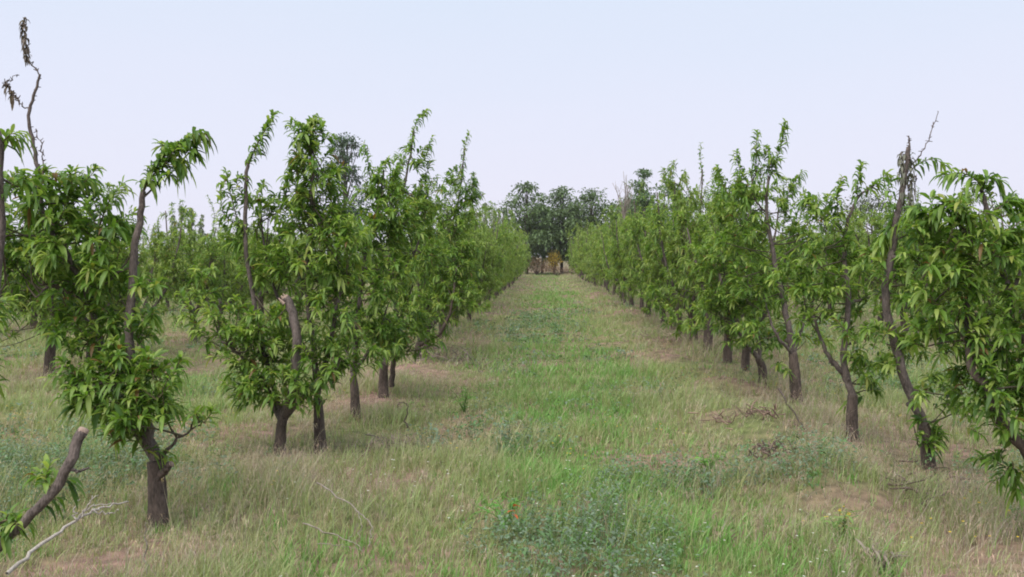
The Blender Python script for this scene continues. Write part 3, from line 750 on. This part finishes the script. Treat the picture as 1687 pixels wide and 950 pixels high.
# ------------------------------------------------------------------ peach trees made once and copied
def make_peach(seed, detail, size, warm=0.0):
    """vase-shaped peach tree about 2.8 m tall: parts trunk and crown"""
    rs = np.random.default_rng(seed)
    root = thing('peach_tree', (0, 0, 0), 'x', 'peach tree')
    th = rs.uniform(0.40, 0.62)
    tb = MB(); lean = rs.normal(0, 0.05, 2)
    S = spline([(0, 0, -0.12), (lean[0] * .4, lean[1] * .4, th * .5), (lean[0], lean[1], th)], 8)
    tube(tb, S, np.linspace(0.072, 0.056, 8), 10 if detail == 2 else 7, rough=0.10, seed=seed)
    fork = S[-1]
    cr = MB(); skel = [S[3:]]
    nl = rs.integers(4, 6); a0 = rs.uniform(0, 6.28)
    tops = []
    for k in range(nl):
        a = a0 + k * 6.283 / nl + rs.normal(0, 0.25)
        out = np.array((math.cos(a), math.sin(a), 0)); r = rs.uniform(0.45, 0.85); h = rs.uniform(1.6, 2.5)
        pts = [fork - (0, 0, 0.04), fork + out * r * 0.45 + (0, 0, 0.25), fork + out * r * 0.8 + (0, 0, 0.8), fork + out * r + (0, 0, h - th)]
        q = spline(pts, 14); q[2:] += rs.normal(0, 0.008, q[2:].shape)
        tube(tb, q, np.linspace(0.040, 0.010, 14), 8 if detail == 2 else 5, m=1, rough=0.1, seed=seed + k)
        skel.append(q); tops.append(q)
    skel = np.concatenate(skel)
    n_c = 0
    for q in tops:
        for j, rr in ((5, .24), (6, .28), (8, .31), (9, .30), (11, .28), (13, .22)):
            if rs.random() < 0.16: continue
            c = q[j] + rs.normal(0, 0.10, 3)
            clump(cr, c, (rr * rs.uniform(.8, 1.15), rr * rs.uniform(.8, 1.15), rr * rs.uniform(.75, 1.05)), rs, 1.35 if detail == 2 else 0.95, size, detail, skel if detail == 2 else None, rs.normal(.34, .14), warm=warm, tw=0.0035 if detail == 2 else 0.0)
        for _ in range(3):
            t = q[rs.integers(9, 14)] + rs.normal(0, 0.10, 3)
            v = np.array((rs.normal(0, .22), rs.normal(0, .22), 1.0)) * rs.uniform(0.25, 0.58)
            shoot(cr, [t, t + v * .5 + rs.normal(0, .03, 3), t + v], int(rs.integers(26, 48) / size), rs, size, detail, tw=0.006, young=.2, warm=warm, droop=1.35)
    for _ in range(5):
        a = rs.uniform(0, 6.28); rr_ = rs.uniform(.25, .75); c = fork + np.array((math.cos(a) * rr_, math.sin(a) * rr_, rs.uniform(-.12, .4)))
        clump(cr, c, (.26, .26, .22), rs, 0.7, size, detail, skel if detail == 2 else None, .25, warm=warm, tw=0.0)
    t_ = tb.build('trunk', [M_BARK, M_LIMB], root)
    c_ = cr.build('crown', [M_LEAF, M_TWIG], root)
    return root

VAR_MID = [make_peach(100 + i, 2, 1.0, (0.05, 0.25, 0.0, 0.15, 0.3, 0.1)[i]) for i in range(6)]
VAR_FAR = [make_peach(200 + i, 1, 1.45, (0.25, 0.1, 0.4, 0.0, 0.2)[i]) for i in range(5)]
USED = set(); PLACED = []
HIDDEN = set([73,93,96,97,98,99,100,101,102,103,104,105,106,107,108,109,110,111,112,124,127,128,129,130,131,132,133,134,135,136,137,138,139,140,141,142,143,144,159,160,161,162,163,164,165,166,168,169,170,171,172,173,174,175,176,188,193,194,195,196,197,198,199,200,201,202,203,204,205,206,207,208,210,216,217,218,219,220,221,222,223,224,225,226,227,228,229,230,231,232,234,235,237,238,239,240,241,242,243,244,245,246,247,248,249,250,251,252])       # row trees the photograph shows nothing of
NP = [0]
def place_peach(x, y, label, group, prs, tall=1.0):
    pool = VAR_MID if y < 32 else VAR_FAR
    v = pool[prs.randrange(len(pool))]
    rz = prs.uniform(0, 6.283); s = prs.uniform(0.92, 1.12); sz = s * prs.uniform(1.0, 1.30) * tall
    NP[0] += 1
    if NP[0] in HIDDEN: return None
    if v.name in USED:
        r = v.copy(); col.objects.link(r)
        for ch in v.children:
            c = ch.copy(); col.objects.link(c); c.parent = r
    else:
        r = v; USED.add(v.name)
    r.location = (x, y, float(gz(x, y)))
    PLACED.append((r, group, x, y, NP[0]))
    r.rotation_euler = (0, 0, rz)
    r.scale = (s, s, sz)
    tag(r, label, None, group)
    return r

prs = random.Random(4)
def row(x, y0, y1, step, labels, far_label, group, gap=0.04, tall=1.0):
    """one row; the trees one can single out take their own labels, the merged rest share one"""
    y = y0; k = 0
    while y < y1:
        if k < len(labels) or prs.random() > gap:
            lab = labels[k] if k < len(labels) else far_label
            place_peach(x + prs.uniform(-.15, .15), y + prs.uniform(-.45, .45), lab, group, prs, tall)
        y += step; k += 1
row(LROW, 17.6, 84, 1.9, [
    'peach tree directly behind the low dark limb in the left lane row',
    'second peach tree beyond the low dark limb in the left lane row',
    'third peach tree beyond the low dark limb in the left lane row',
    'fourth peach tree beyond the low dark limb in the left lane row'],
    'distant peach tree merged into the hedge-like far part of the left lane row', 'peach trees of the left lane row', 0)
row(RROW, 13.6, 84, 1.7, [
    'peach tree directly beyond the bushy tree with half-hidden trunk in the right row',
    'second peach tree beyond the bushy half-hidden trunk in the right row',
    'third peach tree beyond the bushy half-hidden trunk in the right row',
    'fourth peach tree beyond the bushy half-hidden trunk in the right row',
    'fifth peach tree beyond the bushy half-hidden trunk in the right row'],
    'distant peach tree merged into the hedge-like far part of the right lane row', 'peach trees of the right lane row', 0)
row(LROW - PITCHX, 12.9, 84, 1.9, [
    'nearest second-row peach tree at left photo edge, dark forked trunk under leaves',
    'peach tree seen behind the nearest left tree, in the second row',
    'second-row peach tree just right of the nearest left tree, trunk in open grass',
    'second-row peach tree in the gap left of the thick sawn stub',
    'second-row peach tree showing just behind the stubbed tree'],
    'farther peach tree glimpsed in the second row left of the lane', 'second-row peach trees on the left', tall=.84)
row(RROW + PITCHX, 15.3, 84, 1.9, [
    'nearest second-row peach tree at right photo edge, behind the bending limb',
    'second-row peach tree behind heavy hanging leaves at right',
    'second-row peach tree seen right of the grey broken top',
    'second-row peach tree seen just left of the grey broken top'],
    'farther peach tree glimpsed in the second row right of the lane', 'second-row peach trees on the right', tall=.88)
row(LROW - 2 * PITCHX, 20, 84, 2.1, [], 'peach tree glimpsed through gaps in the third row left of the lane', 'third row of peach trees on the left', tall=.84)
row(RROW + 2 * PITCHX, 20, 84, 2.1, [], 'peach tree glimpsed through gaps in the third row right of the lane', 'third row of peach trees on the right', tall=.86)
row(LROW - 3 * PITCHX, 28, 84, 2.4, [], 'peach tree glimpsed through gaps in the fourth row left of the lane', 'fourth row of peach trees on the left', tall=.84)
row(RROW + 3 * PITCHX, 28, 84, 2.4, [], 'peach tree glimpsed through gaps in the fourth row right of the lane', 'fourth row of peach trees on the right', tall=.86)

# ------------------------------------------------------------------ trees beyond the orchard
def far_tree(name, label, cat, group, px, top, d, width, seed, colr, trunk_h=0.25, blobs=26, leaf=0.42, dens=1.0, narrow=False):
    rs = np.random.default_rng(seed)
    b = P(px, 422, d); b[2] = 0
    H = P(px, top, d)[2]; Wd = width * d / F / 2
    root = thing(name, b, label, cat, group)
    tb = MB(); cr = MB()
    tube(tb, spline([b + (0, 0, -.2), b + (rs.normal(0, .1), 0, H * .4), b + (rs.normal(0, .2), 0, H * .85)], 8), np.linspace(0.02 * H, 0.006 * H, 8), 8, rough=.08, seed=seed)
    for k in range(blobs):
        t = rs.uniform(0, 1)
        z = H * (trunk_h + (1 - trunk_h) * t * 0.95)
        prof = (math.sin(math.pi * min(1, 0.18 + 0.82 * t)) ** 0.7) if not narrow else (1 - t) ** 0.5 * 0.9 + .12
        a = rs.uniform(0, 6.28); r = Wd * prof * rs.uniform(0.25, 1.1)
        c = b + np.array((math.cos(a) * r, math.sin(a) * r, z))
        st = b + np.array((0, 0, z * 0.72))
        tube(tb, spline([st, (st + c) / 2 + (0, 0, -.05 * r), c], 5), np.linspace(0.045, 0.015, 5) * H / 9, 4, cap=False)
        br = Wd * rs.uniform(0.14, 0.34) * (0.7 if narrow else 1.25 - 0.4 * t)
        n = int(120 * dens * (1 if narrow else 1.05 - 0.68 * t))
        q = nrm(rs.normal(0, 1, (n, 3))) * (rs.random((n, 1)) ** 0.4)
        p = c + q * br * np.array((1.5, 1.5, 0.5) if not narrow else (1.15, 1.15, 1.7))
        dr = q + np.array((0, 0, 0.35)) + rs.normal(0, .4, (n, 3))
        ln = leaf * rs.uniform(0.5, 1.2, n)
        cc = np.array(colr) * rs.uniform(0.65, 1.35, (n, 1)) * rs.uniform(0.8, 1.2)
        leaves(cr, p, dr, ln, ln * 0.5, rs.uniform(0.2, 0.9, n), cc, 1, 0, rs)
    tb.build('trunk', M_BARK, root, b)
    cr.build('crown', M_DARKLEAF, root, b)
    return root

DK = (0.112, 0.165, 0.068)
WB = 'dark trees closing the lane'
far_tree('shade_tree', 'dark spreading tree at left of the lane end', 'tree', WB, 868, 298, 92, 105, 31, DK, .12, 70)
far_tree('shade_tree', 'dark tree at the lane end above the yellow bush, gap of sky in its top', 'tree', WB, 925, 306, 95, 115, 32, DK, .2, 60)
far_tree('shade_tree', 'dark tree right of the lane end, behind the far right row', 'tree', WB, 975, 308, 93, 115, 33, DK, .08, 60)
far_tree('shade_tree', 'dark pointed tree standing tallest behind the right row', 'tree', WB, 1060, 276, 90, 75, 34, (.115, .185, .075), .08, 60)
far_tree('shade_tree', 'dark tree behind the right row beside the tallest pointed one', 'tree', WB, 1112, 300, 96, 80, 35, (.12, .185, .08), .08, 50)
far_tree('shade_tree', 'low broad dark tree between lane end and bare tree', 'tree', WB, 1010, 322, 94, 110, 40, DK, .05, 60)
far_tree('shade_tree', 'dark tree just left of the tallest pointed one, behind right row', 'tree', WB, 1040, 318, 97, 90, 41, DK, .05, 50)
far_tree('shade_tree', 'low bushy dark tree filling between the two trees at the lane end', 'tree', WB, 893, 338, 97, 90, 42, DK, .36, 45)
far_tree('shade_tree', 'low bushy dark tree just right of the lane end', 'tree', WB, 950, 332, 98, 90, 43, DK, .05, 50)
far_tree('dark_tree', 'tall dark blue-green tree rising behind the left row against the sky', 'tree', None, 570, 214, 95, 100, 36, (.06, .10, .05), .2, 60, .38, 1.2)
far_tree('grey_tree', 'broad grey-green tree far behind the right row', 'tree', None, 1435, 316, 100, 150, 37, (.095, .115, .065), .15, 50)
PO = 'slim poplars far beyond the orchard'
for i, (px, top, w) in enumerate(((286, 352, 13), (300, 334, 14), (316, 340, 14), (333, 350, 12), (778, 338, 13), (800, 332, 14), (815, 345, 13), (832, 340, 14))):
    far_tree('poplar', 'slim upright poplar in the far line %s' % ('behind the left trees' if px < 400 else 'beyond the end of the left row'), 'poplar', PO, px, top, 150 + 3 * i, w, 50 + i, (.30, .34, .26), .1, 34, .45, .6, True)  # leaf colour paled: the fade of distance haze is put into it

def bare_tree():
    rs = np.random.default_rng(77)
    d = 88; b = P(1028, 422, d); b[2] = 0
    root = thing('dead_tree', b, 'bare grey leafless tree among dark trees behind right row', 'dead tree')
    mb = MB(); H = P(1028, 282, d)[2]
    tube(mb, spline([b + (0, 0, -.2), b + (.1, 0, H * .4), b + (0, 0, H * .6)], 6), np.linspace(.14, .07, 6), 7)
    br = MB()
    for k in range(14):
        st = b + np.array((0, 0, H * rs.uniform(.35, .6))); a = rs.uniform(0, 6.28)
        en = st + np.array((math.cos(a) * rs.uniform(.4, 1.5), math.sin(a) * .8, H * rs.uniform(.25, .42)))
        q = spline([st, (st + en) / 2 + rs.normal(0, .15, 3), en], 7)
        tube(br, q, np.linspace(.05, .018, 7), 4)
        for _ in range(3):
            j = rs.integers(2, 6); tube(br, [q[j], q[j] + np.array((rs.normal(0, .35), 0, rs.uniform(.4, .9)))], [.025, .012], 3)
    mb.build('trunk', M_DEAD, root, b); br.build('branches', M_DEAD, root, b)
bare_tree()

def bush(name, label, px, base_y, d, w, h, colr, seed, cat='bush'):
    rs = np.random.default_rng(seed)
    b = P(px, base_y, d); b[2] = float(gz(b[0], b[1]))
    root = thing(name, b, label, cat)
    st = MB(); fo = MB()
    for k in range(14):
        a = rs.uniform(0, 6.28); r = w * rs.uniform(.2, 1)
        en = b + np.array((math.cos(a) * r, math.sin(a) * r * .7, h * rs.uniform(.5, 1)))
        tube(st, spline([b, (b + en) / 2 + (0, 0, .1 * h), en], 5), np.linspace(.03, .01, 5) * h, 4)
        n = 60; p = en + rs.normal(0, 1, (n, 3)) * np.array((w * .22, w * .22, h * .16))
        p[:, 2] = np.maximum(p[:, 2], b[2] + .05)
        ln = rs.uniform(.1, .22, n) * (0.6 + h * .25)
        leaves(fo, p, rs.normal(0, 1, (n, 3)) + (0, 0, .4), ln, ln * .5, rs.uniform(.2, .9, n), np.array(colr) * rs.uniform(.7, 1.3, (n, 1)), 1, 0, rs)
    st.build('stems', M_BARK, root, b); fo.build('foliage', M_GRASS, root, b)
bush('yellow_bush', 'yellow bush glowing under the dark trees at the lane end', 913, 436, 90, 0.9, 1.75, (.42, .31, .06), 81)
bush('dry_bush', 'reddish brown dry bush closing the lane left of the yellow bush', 884, 450, 88, 0.9, 1.3, (.15, .105, .07), 82)
bush('dry_bush', 'low brown brush heap across the lane end under the yellow bush', 918, 452, 86, 1.5, 0.75, (.15, .095, .065), 83)

# ------------------------------------------------------------------ things lying in the grass
def fallen_branch(label, lines, r0, mat, group=None, name='fallen_branch'):
    b = np.array(P(*lines[0][0][:3])); b[2] = float(gz(b[0], b[1]))
    mb = MB()
    for k, pts in enumerate(lines):
        W = []
        for x, y, d, lift in pts:
            W.append(P(x, y, d * 0.96))
        q = spline(W, 5 * len(W)); q[1:-1] += np.random.default_rng(k).normal(0, .006, q[1:-1].shape)
        rr = r0 if k == 0 else r0 * .5
        tube(mb, q, np.linspace(rr, rr * .35, len(q)), 7, rough=.12, seed=k)
    o = mb.build(name, mat, None, b); o.location = b
    return tag(o, label, 'branch', group)

fallen_branch('pale dead branch lying in grass at bottom left, forking into twigs', [
    [(12, 945, 4.75, .17), (70, 895, 5.0, .22), (125, 858, 5.2, .26), (165, 838, 5.35, .27), (212, 826, 5.5, .30)],
    [(125, 858, 5.2, .26), (150, 835, 5.25, .31), (192, 828, 5.3, .32)],
    [(135, 852, 5.2, .27), (150, 825, 5.2, .36), (162, 815, 5.2, .40)],
    [(125, 858, 5.2, .26), (122, 835, 5.2, .33), (132, 822, 5.2, .37)],
    [(150, 842, 5.25, .28), (180, 845, 5.3, .25), (196, 838, 5.3, .27)]], .0105, M_PALE)
fallen_branch('curved grey dead branch lying in grass left of the lane', [
    [(522, 795, 6.75, .22), (565, 822, 6.4, .22), (598, 850, 6.05, .22), (612, 875, 5.8, .20), (606, 900, 5.55, .17)],
    [(590, 842, 6.1, .22), (596, 870, 5.8, .22), (585, 895, 5.55, .2)]], .0055, M_DEAD, 'dead branches lying left of the lane')
fallen_branch('straight forked dead stick lying lowest left of the lane', [
    [(500, 862, 5.85, .2), (545, 878, 5.6, .19), (575, 892, 5.5, .19), (598, 908, 5.4, .17)],
    [(522, 896, 5.5, .18), (560, 898, 5.45, .2), (592, 905, 5.4, .19)],
    [(575, 892, 5.5, .19), (585, 875, 5.5, .24), (588, 862, 5.5, .28)]], .005, M_DEAD, 'dead branches lying left of the lane')
fallen_branch('thin dark stick leaning in grass beside the right row', [
    [(1283, 640, 11.2, .15), (1305, 675, 10.2, .22), (1328, 710, 9.0, .1)]], .012, M_BARK)
fallen_branch('small dark curled root standing up from grass under left row', [
    [(672, 705, 8.9, .05), (668, 690, 8.9, .16), (672, 670, 8.9, .27), (660, 664, 8.9, .31), (654, 672, 8.9, .26)]], .007, M_BARK)
fallen_branch('pale stalk standing upright in grass below the nearest left tree', [
    [(243, 950, 5.0, .0), (240, 905, 5.0, .16), (241, 860, 5.0, .32)]], .006, M_DEAD, name='dry_stalk')

def prunings(label, px, py, n, spread, colr, seed, hgt=0.2):
    rs = np.random.default_rng(seed)
    d = 2560 / (py - 422); b = P(px, py, d); b[2] = float(gz(b[0], b[1]))
    mb = MB()
    for k in range(n):
        p = np.array((b[0] + rs.normal(0, spread), b[1] + rs.normal(0, spread * .8), 0))
        p[2] = float(gz(p[0], p[1])) + rs.uniform(0.01, hgt)
        a = rs.uniform(0, 6.28); ln = rs.uniform(.08, .28) * min(1, .35 + spread * 2.5)
        v = np.array((math.cos(a), math.sin(a), rs.uniform(-.2, 1.0))) * ln
        q = spline([p - v / 2, p + rs.normal(0, .03, 3), p + v / 2], 6); q[:, 2] = np.maximum(q[:, 2], b[2] - .05)
        tube(mb, q, np.linspace(.007, .003, 6) * rs.uniform(.6, 1.5), 4, np.array(colr) * rs.uniform(.6, 1.3))
    o = mb.build('prunings_heap', M_TWIG, None, b); o.location = b
    return tag(o, label, 'prunings', 'heaps of dry prunings under the rows')
prunings('reddish heap of dry prunings under right row near the forked tree', 1240, 692, 45, .2, (.22, .145, .115), 1, .08)
prunings('dark brown twig heap right of the lane, nearer than the reddish heap', 1272, 748, 40, .10, (.15, .11, .09), 2, .12)
prunings('heap of pale dry twigs in grass under the left row', 640, 718, 45, .2, (.30, .24, .19), 3, .06)
prunings('scattered dark twigs under the leaning tree in right row', 1560, 790, 60, .3, (.14, .10, .08), 5, .12)
prunings('grey twig heap beyond the low dark limb of left row', 745, 590, 60, .4, (.24, .19, .16), 6, .2)
prunings('tan heap of dry prunings far along the right row', 1105, 560, 90, .6, (.34, .27, .20), 7, .35)

def weed_plant(name, label, px, py, d, h, n, colr, seed, flower=None):
    rs = np.random.default_rng(seed)
    b = P(px, py, d); b[2] = float(gz(b[0], b[1]))
    root = thing(name, b, label, 'weed')
    st = MB(); lf = MB(); fl = MB()
    for k in range(n):
        a = rs.uniform(0, 6.28); r = h * rs.uniform(.1, .5)
        en = b + np.array((math.cos(a) * r, math.sin(a) * r, h * rs.uniform(.4, .85)))
        q = spline([b, (b + en) / 2 + (0, 0, .12 * h), en], 7)
        tube(st, q, np.linspace(.004, .002, 7), 4, np.array(colr) * .8)
        m = 8; p = q[rs.integers(1, 7, m)]
        az = rs.uniform(0, 6.28, m); dr = np.stack([np.cos(az), np.sin(az), rs.uniform(.1, .9, m)], -1)
        ln = rs.uniform(.05, .13, m)
        leaves(lf, p, dr, ln, ln * .13, rs.uniform(.2, .9, m), np.array(colr) * rs.uniform(.75, 1.3, (m, 1)), 2, 0, rs)
        if flower is not None:
            for j in range(3):
                c = en + rs.normal(0, .02, 3); z = np.arange(7) * .9
                dr = np.stack([np.cos(z), np.sin(z), 0 * z + .4], -1)
                leaves(fl, np.tile(c, (7, 1)), dr, np.full(7, .009), np.full(7, .007), np.full(7, .2), np.tile(flower, (7, 1)), 1, 0, rs)
    st.build('stems', M_GRASS, root, b); lf.build('leaves', M_GRASS, root, b)
    if flower is not None: fl.build('flowers', M_GRASS, root, b)
    return root
r_ = weed_plant('leafy_weed', 'bright green leafy weed with an orange-red leaf at the lane middle', 838, 850, 6.0, .30, 7, (.13, .30, .06), 1)
o_ = MB(); b_ = np.array(r_.location)
leaves(o_, np.array([b_ + (.03, -.12, .20), b_ + (.045, -.12, .17), b_ + (.02, -.12, .155)]), np.array([(.6, -.5, .5), (-.6, -.5, .4), (.5, -.6, .1)]), np.full(3, .075), np.full(3, .028), np.full(3, .5), np.tile((.50, .13, .05), (3, 1)), 2)
o_ = o_.build('red_leaf', M_GRASS, r_, b_)
weed_plant('flowering_weed', 'weed with small yellow flowers in grass at lower right', 1388, 872, 5.7, .24, 9, (.17, .27, .08), 2, (.68, .50, .05))
weed_plant('flowering_weed', 'white-flowered weed at right edge below the hanging leaves', 1672, 856, 5.9, .22, 3, (.15, .26, .08), 3, (.7, .7, .66))
weed_plant('leafy_weed', 'fresh green weed tuft right of the lane beside dark twig heap', 1165, 765, 7.5, .26, 9, (.15, .32, .06), 4)
weed_plant('leafy_weed', 'green weed clump left of the lane below grey twig heap', 765, 660, 10.8, .34, 9, (.14, .29, .06), 5)

# ------------------------------------------------------------------ thin air haze
hz = MB()
x0, x1, y0, y1, z0, z1 = -160, 160, -30, 215, -1.4, 22
hz.add([(x, y, z) for z in (z0, z1) for y in (y0, y1) for x in (x0, x1)], None, [(0, 2, 3, 1), (4, 5, 7, 6), (0, 1, 5, 4), (2, 6, 7, 3), (0, 4, 6, 2), (1, 3, 7, 5)])
mh, th_, K = newmat('haze_air')
oh = th_.nodes.new('ShaderNodeOutputMaterial'); vh = th_.nodes.new('ShaderNodeVolumePrincipled')
vh.inputs['Color'].default_value = (0.93, 0.93, 0.98, 1); vh.inputs['Density'].default_value = 0.00025
K(vh.outputs[0], oh.inputs['Volume'])
tag(hz.build('haze', mh, smooth=False), kind='stuff')

weed_plant('dry_weed', 'greyish withered weed clump at bottom right in dry grass', 1452, 935, 5.1, .2, 9, (.27, .225, .19), 6)

def withered(root, lines, d, n, ln, colr, seed):
    """curled dead leaves still clinging to a bare branch"""
    rs = np.random.default_rng(seed); mb = MB()
    for pts in lines:
        q = spline([P(x, y, d) for x, y in pts], 30)
        p = q[rs.integers(0, 30, n)] + rs.normal(0, .006, (n, 3))
        leaves(mb, p, rs.normal(0, 1, (n, 3)) + (0, 0, -.3), ln * rs.uniform(.5, 1.2, n), ln * rs.uniform(.25, .4, n), rs.uniform(.8, 2.0, n), np.array(colr) * rs.uniform(.6, 1.4, (n, 1)), 2, 0, rs)
    mb.build('withered_leaves', M_GRASS, root, np.array(root.location))
withered(NEAREST, [[(44, 95), (41, 60), (41, 30)]], 6.03, 70, .045, (.16, .13, .11), 1)
withered(NEAREST, [[(25, 163), (18, 150), (12, 138)]], 6.03, 26, .05, (.17, .13, .10), 2)
withered(BROKEN, [[(1480, 360), (1488, 310), (1492, 245)], [(1498, 350), (1500, 300), (1500, 255)], [(1486, 320), (1484, 255)]], 7.75, 70, .06, (.19, .19, .15), 3)
